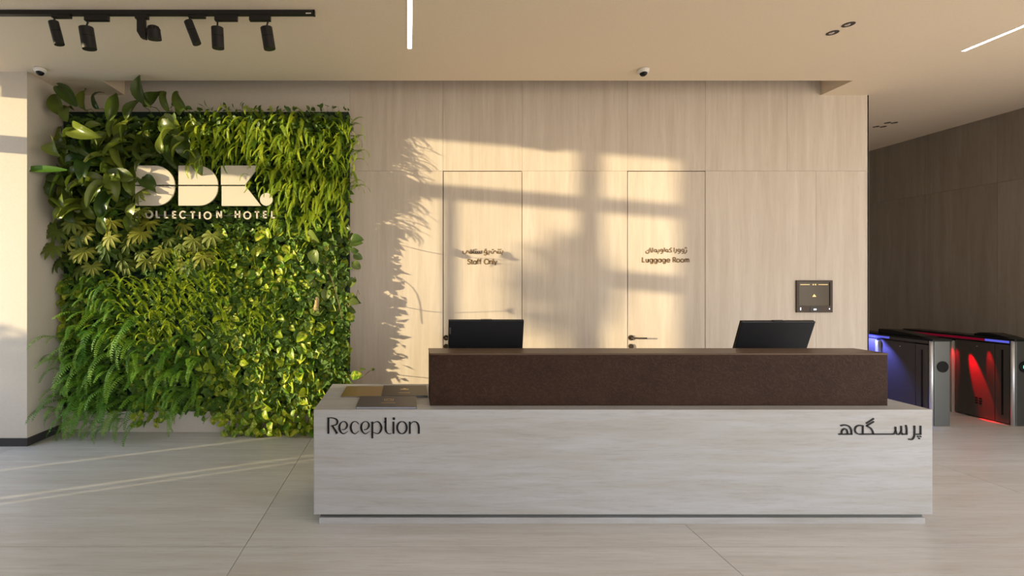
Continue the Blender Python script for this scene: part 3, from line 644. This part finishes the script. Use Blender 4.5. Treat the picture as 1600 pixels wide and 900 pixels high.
def grid_mesh(name, rows, mat):
    me = bpy.data.meshes.new(name); V = [v for r_ in rows for v in r_]; w = len(rows[0]); F = []
    for i in range(len(rows) - 1):
        for k in range(w - 1): F.append((i * w + k, i * w + k + 1, (i + 1) * w + k + 1, (i + 1) * w + k))
    me.from_pydata(V, [], F); me.materials.append(MATS[mat])
    for p in me.polygons: p.use_smooth = True
    me.update(); return me
def spine(L, n_, droop, a0=0.0):
    pts = []; y = z = 0.0; ds = L / n_
    for i in range(n_ + 1):
        a = a0 - droop * (i / n_) ** 1.2; pts.append((y, z, a)); y += ds * math.cos(a); z += ds * math.sin(a)
    return pts
def blade_rows(L, W, prof, n_, droop, fold, wave=0.0, ph=0.0, cols=(-1, -0.55, 0, 0.55, 1), x_bend=0.0):
    rows = []
    for i, (y, z, a) in enumerate(spine(L, n_, droop)):
        t = i / n_; w = W * prof(t); row = []
        for s in cols:
            up_ = fold * abs(s) * w + wave * W * math.sin(t * 7 + ph + s * 1.5) * abs(s)
            row.append((s * w + x_bend * L * t * t, y - math.sin(a) * up_, z + math.cos(a) * up_))
        rows.append(row)
    return rows
heart = lambda t: [0.25, 0.88, 1.0, 0.93, 0.74, 0.45, 0.02][min(6, int(round(t * 6)))]
oval = lambda t: (math.sin(math.pi * min(1, t * 0.97 + 0.03)) ** 0.8) * (1.2 - 0.6 * t) if t < 0.999 else 0.01
lance = lambda t: (math.sin(math.pi * (t * 0.95 + 0.05)) ** 0.9) if t < 0.999 else 0.02
rl = random.Random(3)
M_broad = [grid_mesh('broad_leaf', blade_rows(0.30, 0.058 + 0.014 * (i % 3), oval, 9, 0.9 + 0.35 * (i % 4), (0.95, 0.4, 0.7, 0.2, 1.1, 0.55)[i], 0.22 + 0.12 * (i % 2), i * 1.3, x_bend=(-0.12, 0.1, 0.0, 0.15, -0.06, 0.05)[i]), 'leaf_broad') for i in range(6)]
M_strap = grid_mesh('strap_leaf', blade_rows(0.52, 0.042, lance, 10, 0.10, 0.35), 'leaf_strap')
M_pothos = [grid_mesh('heart_leaf', blade_rows(0.105, 0.040, heart, 6, 0.5 + 0.3 * (i % 3), (0.3, 0.6, 0.1, 0.45)[i], 0.05, i, cols=(-1, 0, 1) if i % 2 else (-1, -0.5, 0, 0.5, 1)), 'leaf_pothos') for i in range(4)]
M_vine = [grid_mesh('vine_leaf', blade_rows(0.17, 0.068, heart, 6, 0.6 + 0.3 * i, 0.25 + 0.2 * i, 0.06, i), 'leaf_vine') for i in range(3)]
M_creep = [grid_mesh('small_leaf', blade_rows(0.055, 0.018, lance, 3, 0.3, 0.3, cols=(-1, 0, 1)), 'leaf_creeper')]
def palm_mesh(k, lobes, droop):
    V = []; F = []
    for i in range(lobes):
        a = R(-125 + 250 * i / (lobes - 1)); Lb = 0.165 * (1.0 - 0.22 * abs(a) / 2.2)
        rows = blade_rows(Lb, 0.021, lambda t: [0.32, 0.42, 0.85, 1.0, 0.75, 0.03][min(5, int(round(t * 5)))], 5, droop + rl.uniform(-0.2, 0.2), 0.35, cols=(-1, 0, 1))
        o_ = len(V); ca, sa = math.cos(a), math.sin(a)
        for r_ in rows:
            for x, y, z in r_: V.append((x * ca + y * sa, -x * sa + y * ca, z))
        for r_ in range(5):
            for c in range(2): F.append((o_ + r_ * 3 + c, o_ + r_ * 3 + c + 1, o_ + (r_ + 1) * 3 + c + 1, o_ + (r_ + 1) * 3 + c))
    me = bpy.data.meshes.new('palm_leaf'); me.from_pydata(V, [], F); me.materials.append(MATS['leaf_palm'])
    for p in me.polygons: p.use_smooth = True
    return me
M_palm = [palm_mesh(0, 8, 0.9), palm_mesh(1, 9, 0.6), palm_mesh(2, 7, 1.2)]
def frond_mesh(L, pairs, pl, pw, droop, mat, a0=0.5, seed=0, tipw=0.25, bend=0.0):
    rr = random.Random(seed); V = []; F = []
    sp = spine(L, 14, droop, a0)
    def P(t):
        f = t * 14; i = min(13, int(f)); f -= i; a, c = sp[i], sp[i + 1]
        return Vector((bend * L * t * t, a[0] + (c[0] - a[0]) * f, a[1] + (c[1] - a[1]) * f)), a[2]
    for i in range(0, 14, 2):   # rachis
        p0, a = P(i / 14); p1, _ = P((i + 2) / 14); o_ = len(V); h = 0.0022
        V += [p0 + Vector((-h, 0, 0)), p0 + Vector((h, 0, 0)), p1 + Vector((h, 0, 0)), p1 + Vector((-h, 0, 0))]; F.append((o_, o_ + 1, o_ + 2, o_ + 3))
    for i in range(pairs):
        t = 0.06 + 0.93 * i / pairs; p, a = P(t); f = Vector((0, math.cos(a), math.sin(a))); up_ = Vector((0, -math.sin(a), math.cos(a)))
        ln = pl * (min(1, 0.45 + t * 3.5) if t < 0.2 else 1.0) * (1 - (1 - tipw) * max(0, (t - 0.35) / 0.65) ** 1.4)
        for s in (-1, 1):
            d = (Vector((s, 0, 0)) * 1.0 + f * (0.35 + 0.1 * rr.random()) - up_ * rr.uniform(0.05, 0.35)).normalized()
            o_ = len(V); m_ = p + d * ln * 0.45
            V += [p - f * pw * 0.35, m_ - f * pw * 0.5 + up_ * 0.002, p + d * ln, m_ + f * pw * 0.5]; F.append((o_, o_ + 1, o_ + 2, o_ + 3))
    me = bpy.data.meshes.new('frond'); me.from_pydata([tuple(v) for v in V], [], F); me.materials.append(MATS[mat]); return me
M_sword = [frond_mesh(0.62, 25, 0.058, 0.016, 2.0 + 0.15 * i, 'leaf_sword', 0.75, i, bend=(-0.12, 0.1, 0.02, -0.05)[i]) for i in range(4)]
M_tass = [frond_mesh(0.34, 22, 0.023, 0.016, 2.0 + 0.12 * i, 'leaf_tassel', 0.55, 10 + i, 0.3, bend=(-0.15, 0.12, 0.0, 0.2)[i]) for i in range(4)]
M_blade = [frond_mesh(0.30, 16, 0.022, 0.018, 1.7 + 0.12 * i, 'leaf_tassel', 0.6, 20 + i, 0.3, bend=(-0.35, -0.2, -0.45)[i]) for i in range(3)]

MLEN = {me.name: max((v.co.length for v in me.vertices)) for me in bpy.data.meshes if me.name.split('.')[0] in ('broad_leaf', 'heart_leaf', 'vine_leaf', 'small_leaf', 'palm_leaf', 'frond')}
def orient(t, nrm):
    y = Vector(t).normalized(); z = Vector(nrm); z = (z - z.dot(y) * y).normalized(); x = y.cross(z)
    return Matrix((x, y, z)).transposed()
LG = (222, 428, 258, 346)        # the logo stays clear
def plant(name, label, cat, meshes, mat_stem, zone, count, depth, scale, tdir, ndir, part='leaf', stems=True, seed=1, keep=lambda x, y: True, stem_r=0.0022):
    """zone (x0,x1,y0,y1) measured on the photograph; depth (near, far) distances; leaves set on a jittered grid"""
    rr = random.Random(seed); x0, x1, y0_, y1_ = zone
    c = at((x0 + x1) / 2, y1_, YP); t = thing(name, label, cat, (c.x, YP - 0.02, max(0.01, c.z)))
    nx = max(1, int(math.sqrt(count * (x1 - x0) / (y1_ - y0_)) + 0.5)); ny = max(1, int(count / nx + 0.5)); sm = bmesh.new(); nst = 0
    for iy in range(ny):
        for ix in range(nx):
            px = x0 + (ix + 0.5 + rr.uniform(-0.6, 0.6)) * (x1 - x0) / nx; py = y0_ + (iy + 0.5 + rr.uniform(-0.6, 0.6)) * (y1_ - y0_) / ny
            if not keep(px, py): continue
            Y = rr.uniform(*depth); s = rr.uniform(*scale)
            ed_ = max(0.0, min(1.0, (px - 490) / 60)); Y += (5.275 - Y) * 0.6 * ed_; s *= 1 - 0.2 * ed_; p = at(px, py, Y)
            p.x = max(p.x, -3.78); p.z = max(p.z, 0.07)
            td = Vector(tdir(rr)); nd = Vector(ndir(rr)); me = rr.choice(meshes)
            if part != 'frond' and ed_ > 0: td.y *= 1 - 0.7 * ed_
            if p.x + td.normalized().x * MLEN[me.name] * s < -3.79: td.x = abs(td.x) * 0.5; p.x += 0.03
            M = orient(td, nd)
            if p.z < 0.3 and td.z < 0: s *= 0.8
            o_ = bpy.data.objects.new(part, me); COL.objects.link(o_); o_.parent = t
            o_.location = p - t.location; o_.rotation_euler = M.to_euler(); o_.scale = (s, s, s)
            if stems:
                q = Vector((p.x + rr.uniform(-0.05, 0.05), YP - 0.005, p.z + rr.uniform(-0.08, 0.02)))
                mid = (p + q) / 2 + Vector((0, -0.01, rr.uniform(0.02, 0.06)))
                tube(sm, [q, mid, p], stem_r, 3); nst += 1
    if nst:
        so = obj('stem', sm, mat_stem, t); so['kind'] = 'stuff'
    else: sm.free()
    return t
U = lambda rr, a, c: rr.uniform(a, c)
no_logo = lambda x, y: not (LG[0] - 2 < x < LG[1] and LG[2] < y < LG[3])
b_t = lambda rr: (U(rr, -0.9, 0.55), U(rr, -0.7, -0.1), U(rr, -1.0, 0.25)); b_n = lambda rr: (U(rr, -1.2, 0.3), -1.0, U(rr, 0.2, 1.1))
u_t = lambda rr: (U(rr, -0.6, 0.5), U(rr, -0.4, 0.0), U(rr, 0.3, 1.2)); u_n = lambda rr: (U(rr, -0.6, 0.6), -1.0, U(rr, -0.1, 0.5))
def broad(label, zone, count, seed, up_=False): return plant('broad_leaf_plant', label, 'plant', M_broad, 'stem_green', zone, count, (4.90, 5.20), (0.78, 1.25), u_t if up_ else b_t, u_n if up_ else b_n, seed=seed, keep=no_logo, stem_r=0.004)
broad('broad-leaved plant with dark glossy leaves in the top corner beside the pillar', (82, 150, 190, 262), 20, 11)
broad('broad-leaved plant with pale sunlit curled leaves near the top of the living wall', (150, 235, 185, 262), 24, 12)
broad('broad-leaved plant above the first logo shape, next to the hanging ferns', (235, 300, 180, 255), 14, 13)
bl = broad('broad-leaved plant beside the pillar with one long leaf reaching past its edge', (85, 155, 262, 335), 19, 14)
broad('broad-leaved plant between the pillar-side leaves and the first logo shape', (150, 226, 262, 335), 22, 15)
broad('dark upright broad leaves rising above the top edge of the planting board', (88, 290, 168, 192), 12, 16, True)
def one(t, me, px, py, Y, td, nd, s, part='leaf'):
    p = at(px, py, Y); o_ = bpy.data.objects.new(part, me); COL.objects.link(o_); o_.parent = t; o_.location = p - t.location
    o_.rotation_euler = orient(td, nd).to_euler(); o_.scale = (s, s, s); return o_
one(bl, M_strap, 105, 266, 4.86, (-1, -0.08, 0.02), (0.0, -1, 0.35), 0.95)
one(bl, M_broad[3], 103, 190, 4.95, (-0.3, 0.02, 1), (0.3, -1, 0), 1.15); one(bl, M_broad[3], 280, 180, 5.0, (-0.1, 0, 1), (0.4, -1, 0), 0.8)
p_t = lambda rr: (U(rr, -0.5, 0.5), U(rr, -0.5, 0.0), -1.0); p_n = lambda rr: (U(rr, -0.45, 0.3), -1.0, U(rr, 0.1, 0.9))
p_t = lambda rr: (U(rr, -0.6, 0.5), U(rr, -0.9, -0.2), -1.0)
def palm(label, zone, count, seed): return plant('palm_leaf_plant', label, 'plant', M_palm, 'stem_green', zone, count, (4.97, 5.15), (0.75, 1.05), p_t, p_n, seed=seed, stem_r=0.003)
palm('plant with hand-shaped many-fingered leaves next to the pillar', (76, 150, 338, 420), 14, 21)
palm('plant with hand-shaped sunlit leaves under the start of the hotel lettering', (150, 240, 345, 415), 14, 22)
palm('plant with yellow-green hand-shaped leaves under the middle of the hotel lettering', (240, 335, 352, 415), 13, 23)
palm('small hand-shaped leaves just beside the first logo shape', (206, 222, 285, 330), 3, 24)
f_t = lambda rr: (U(rr, -0.4, 0.4), -0.8, U(rr, -0.7, 0.4)); f_n = lambda rr: (U(rr, -0.3, 0.3), 0.3, 1.0)
def tass(label, zone, count, seed, keep=no_logo, f_t_=f_t, dep=(5.19, 5.26)): return plant('hanging_fern', label, 'fern', M_tass, 'stem_green', zone, count, dep, (0.75, 1.25) if dep[0] > 5 else (0.5, 0.75), f_t_, f_n, part='frond', stems=False, seed=seed, keep=keep)
tass('hanging fern whose fronds fall over the top of the logo', (305, 395, 190, 250), 125, 31)
tass('bright hanging fern in the middle of the top fern mass', (395, 478, 182, 300), 180, 32)
tass('hanging fern at the outer edge of the living wall beside the stone wall', (478, 552, 190, 300), 175, 33, f_t_=lambda rr: (U(rr, -0.3, 0.9), -0.45, U(rr, -0.6, 0.3)))
tass('hanging fern tips around the last logo dot', (432, 545, 285, 350), 110, 34)
tass('fern fronds hanging in front of the top edge of the second logo shape', (300, 352, 240, 262), 9, 35, keep=lambda x, y: True, dep=(4.90, 4.96))
tass('fern fronds hanging between the last logo shape and its dot', (388, 432, 250, 300), 14, 36, keep=lambda x, y: True, dep=(4.90, 4.96))
def blade(label, zone, count, seed, keep=lambda x, y: True): return plant('drooping_fern', label, 'fern', M_blade, 'stem_green', zone, count, (5.02, 5.22), (0.75, 1.15), lambda rr: (U(rr, -0.9, 0.2), -1.0, U(rr, 0.1, 0.8)), f_n, part='frond', stems=False, seed=seed, keep=keep)
blade('slender drooping fern below the hand-shaped leaves', (185, 275, 440, 545), 110, 41)
blade('slender drooping fern beside the heart-leaved climbers at mid height', (265, 360, 405, 525), 125, 42)
blade('slender drooping fern tuft among the heart-leaved climbers', (385, 430, 475, 525), 26, 43)
s_t = lambda rr: (U(rr, -0.45, 0.35), -0.8, U(rr, -0.7, 0.5))
def sword(label, zone, count, seed, sc=(0.7, 1.05), dep=(5.10, 5.25), s_t_=s_t): return plant('sword_fern', label, 'fern', M_sword, 'stem_green', zone, count, dep, sc, s_t_, f_n, part='frond', stems=False, seed=seed)
sf = sword('dark sword fern in the shady bottom corner beside the pillar', (98, 165, 540, 672), 52, 51, (0.65, 0.95), s_t_=lambda rr: (U(rr, -0.35, 0.3), -1.0, U(rr, 0.1, 0.7)))
sword('large sword fern with long arching fronds low on the living wall', (130, 235, 490, 662), 66, 52, (0.75, 1.1))
sword('narrow sword fern trailing down to the stone kerb', (245, 318, 545, 640), 42, 53, (0.6, 0.85))
sword('short sword fern between the slender fern and the leafy left edge', (120, 200, 435, 480), 22, 54, (0.45, 0.65))
one(sf, M_sword[2], 112, 568, 5.05, (-1, -0.25, 0.0), (0, -0.4, 1), 0.75, 'frond')
sword('small sword fern fronds touching the floor in the pillar corner', (88, 185, 632, 690), 46, 55, (0.35, 0.55), dep=(5.02, 5.2))
h_t = lambda rr: (U(rr, -0.7, 0.7), U(rr, -0.55, 0.0), U(rr, -1.1, -0.1)); h_n = lambda rr: (U(rr, -1.5, 0.3), -1.0, U(rr, 0.0, 0.9))
def poth(label, zone, count, seed, dep=(5.17, 5.26), sc=(0.8, 1.35), keep=lambda x, y: True): return plant('heart_leaf_climber', label, 'plant', M_pothos, 'stem_green', zone, count, dep, sc, h_t, h_n, seed=seed, keep=keep, stem_r=0.0016)
poth('variegated climber directly under the end of the hotel lettering', (325, 435, 350, 452), 170, 61)
poth('variegated climber among reddish vines near the outer edge', (430, 535, 350, 452), 150, 62)
poth('bright variegated climber at mid height beside the slender fern', (345, 448, 452, 560), 190, 63)
poth('bright variegated climber at mid height near the stone wall', (445, 546, 452, 560), 190, 64)
poth('deep green heart-leaved climber above the kerb, next to the narrow sword fern', (312, 432, 555, 655), 185, 65)
poth('heart-leaved climber spilling onto the floor beside the reception desk', (395, 548, 560, 672), 270, 66)
poth('dark heart-leaved climber along the pillar side of the living wall', (86, 180, 432, 530), 130, 67)
poth('small heart-leaved climber hanging over the kerb between two sword ferns', (205, 262, 560, 660), 70, 68)
poth('variegated climber between the slender ferns and the kerb', (190, 330, 520, 580), 90, 69)
poth('lowest heart-shaped leaves trailing over the kerb onto the floor', (348, 495, 640, 688), 100, 70, dep=(5.05, 5.2))
vn = plant('vine', 'large-leaved dark vine bulging out at the outer edge of the living wall', 'plant', M_vine, 'bark', (478, 556, 350, 482), 34, (5.12, 5.22), (0.6, 1.0), h_t, h_n, seed=71, stem_r=0.003)
one(vn, M_vine[0], 545, 380, 4.95, (1, -0.3, 0.1), (0.2, -1, 0.6), 0.9); one(vn, M_pothos[0], 548, 588, 4.9, (1, -0.2, 0.2), (0, -1, 0.5), 1.2)
bm = bmesh.new()
for k, (a_, b_, c_) in enumerate((((545, 372, 5.2), (548, 382, 5.0), (548, 380, 4.72)), ((540, 470, 5.2), (545, 480, 5.0), (548, 470, 4.70)), ((545, 585, 5.2), (560, 592, 5.0), (582, 576, 4.95)), ((500, 400, 5.2), (520, 440, 5.05), (535, 500, 5.05)))):
    tube(bm, smooth_pts([tuple(at(*a_)), tuple(at(*b_)), tuple(at(*c_))], 5), 0.0035, 4)
obj('twig', bm, 'bark', vn)
bm = bmesh.new(); q = at(494, 486, 5.12); cyl(bm, q, q + Vector((0.0, 0.05, 0.14)), 0.028, 0.024, seg=12); obj('cut_stub', bm, 'stub_wood', vn)
for (px, py, Y, td, s) in ((548, 376, 4.74, (1, -0.4, 0.2), 0.8), (549, 388, 4.78, (0.8, 0.1, -0.5), 0.5), (547, 470, 4.72, (1, -0.3, -0.2), 0.55), (553, 376, 4.86, (0.6, 0.2, 0.7), 0.45), (580, 576, 4.95, (1, 0.1, -0.4), 0.25), (562, 580, 4.97, (0.9, 0, 0.5), 0.4)):
    one(vn, M_vine[1], px, py, Y, td, (-0.9, -0.5, 0.3), s)
plant('creeper', 'small-leaved creeper growing along the top edge of the living wall', 'plant', M_creep, 'stem_green', (262, 545, 166, 215), 280, (5.0, 5.26), (0.7, 1.4), lambda rr: (U(rr, -1, 1), U(rr, -0.8, 0), U(rr, -0.8, 1)), h_n, seed=81, stem_r=0.0012)
# dark undergrowth close to the board
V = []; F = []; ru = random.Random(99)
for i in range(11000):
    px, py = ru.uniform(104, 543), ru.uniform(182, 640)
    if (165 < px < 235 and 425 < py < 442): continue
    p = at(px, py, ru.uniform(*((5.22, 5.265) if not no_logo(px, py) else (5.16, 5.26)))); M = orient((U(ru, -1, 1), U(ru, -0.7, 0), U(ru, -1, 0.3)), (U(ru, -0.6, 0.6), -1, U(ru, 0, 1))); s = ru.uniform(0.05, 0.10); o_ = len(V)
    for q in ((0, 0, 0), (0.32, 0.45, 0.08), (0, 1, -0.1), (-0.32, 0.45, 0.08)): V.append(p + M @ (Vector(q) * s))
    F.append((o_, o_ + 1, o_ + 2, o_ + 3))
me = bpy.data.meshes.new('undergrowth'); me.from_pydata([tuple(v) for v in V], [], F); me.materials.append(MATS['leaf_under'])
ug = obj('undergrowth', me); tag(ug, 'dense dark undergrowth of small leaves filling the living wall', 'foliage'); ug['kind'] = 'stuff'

# logo sign
YL = 5.0
T = crop_T(200, 250, 0.15, YL)
lg = thing('hotel_sign', 'cream metal logo shapes above the words COLLECTION HOTEL on the living wall', 'sign', (at(325, 345, YL).x, YL, at(325, 345, YL).z))
def piece(pts):
    bm = bmesh.new(); prism(bm, [T(*p) for p in pts], YL, YL + 0.02); obj('logo_shape', bm, 'sign_white', lg)
def q_arc(cx, cy, rx, ry, a0, a1, k=10): return [(cx + rx * math.cos(R(a0 + (a1 - a0) * i / k)), cy + ry * math.sin(R(a0 + (a1 - a0) * i / k))) for i in range(k + 1)]
for x in (75, 525):
    piece([(x, 58), (x + 200, 58)] + q_arc(x + 200, 258, 210, 200, -90, 0) + [(x, 258)])
    piece([(x, 272)] + [(x + 410, 272)] + q_arc(x + 215, 283, 195, 192, 0, 90) + [(x, 475)])
piece([(968, 58), (1360, 58), (1220, 258), (968, 258)]); piece([(975, 272), (1225, 272), (1385, 478), (975, 478)])
bm = bmesh.new(); disc(bm, 1440, 410, 66, T, YL, YL + 0.02, 32); obj('logo_dot', bm, 'sign_white', lg)
for ch, x, yb2 in (('C', 72, 602), ('O', 180, 602), ('L', 290, 602), ('L', 378, 604), ('E', 462, 606), ('C', 538, 606), ('T', 650, 610), ('I', 741, 612), ('O', 792, 614), ('N', 922, 604), ('H', 1114, 602), ('O', 1206, 612), ('T', 1320, 608), ('E', 1408, 604), ('L', 1492, 604)):
    bm = bmesh.new(); mini(bm, ch, x, yb2, 72, 14, T, YL, YL + 0.015); obj('letter', bm, 'sign_white', lg)
bm = bmesh.new(); a_ = T(110, 572); b_ = T(1540, 578)
cyl(bm, (a_[0], YL + 0.022, a_[1]), (b_[0], YL + 0.022, b_[1]), 0.006, seg=8)
for x in (300, 700, 1100, 1500): q = T(x, 575); cyl(bm, (q[0], YL + 0.022, q[1]), (q[0], YP, q[1]), 0.006, seg=8)
for x in (130, 300, 580, 860, 1040, 1180, 1440):
    q = T(x, 420); cyl(bm, (q[0], YL + 0.02, q[1]), (q[0], YP, q[1]), 0.006, seg=8)
obj('mounting_rail', bm, 'steel', lg)

# ================================================================ OUTDOOR PLANTING that dapples the low sun (outside the side facade)
def shrub(name, label, cx, cy, z0, rx, ry, rz, n_, s, seed):
    t = thing(name, label, 'shrub' if z0 < 1 else 'tree', (cx, cy, -0.14)); rr = random.Random(seed); V = []; F = []
    for i in range(n_):
        u = Vector((rr.gauss(0, 1), rr.gauss(0, 1), rr.gauss(0, 1))).normalized() * rr.random() ** 0.4
        p = Vector((cx + u.x * rx, cy + u.y * ry, z0 + u.z * rz)); a = Vector((rr.uniform(-1, 1), rr.uniform(-1, 1), rr.uniform(-1, 1))).normalized(); b_ = a.orthogonal().normalized(); o_ = len(V)
        V += [p - a * s, p + b_ * s * 0.5, p + a * s, p - b_ * s * 0.5]; F.append((o_, o_ + 1, o_ + 2, o_ + 3))
    me = bpy.data.meshes.new('foliage'); me.from_pydata([tuple(v) for v in V], [], F); me.materials.append(MATS['outdoor_leaf']); f = obj('foliage', me, None, t); f['kind'] = 'stuff'
    bm = bmesh.new(); tube(bm, [(cx, cy, -0.14), (cx + 0.03, cy, z0)], [0.07, 0.03], 8); obj('trunk', bm, 'bark', t)
shrub('tree', 'small tree outside the side windows', -11.0, 0.15, 2.65, 0.35, 0.24, 0.62, 330, 0.09, 1)
shrub('bush', 'low bush outside the side windows', -9.5, 2.6, 0.85, 0.7, 0.65, 0.8, 900, 0.10, 2)
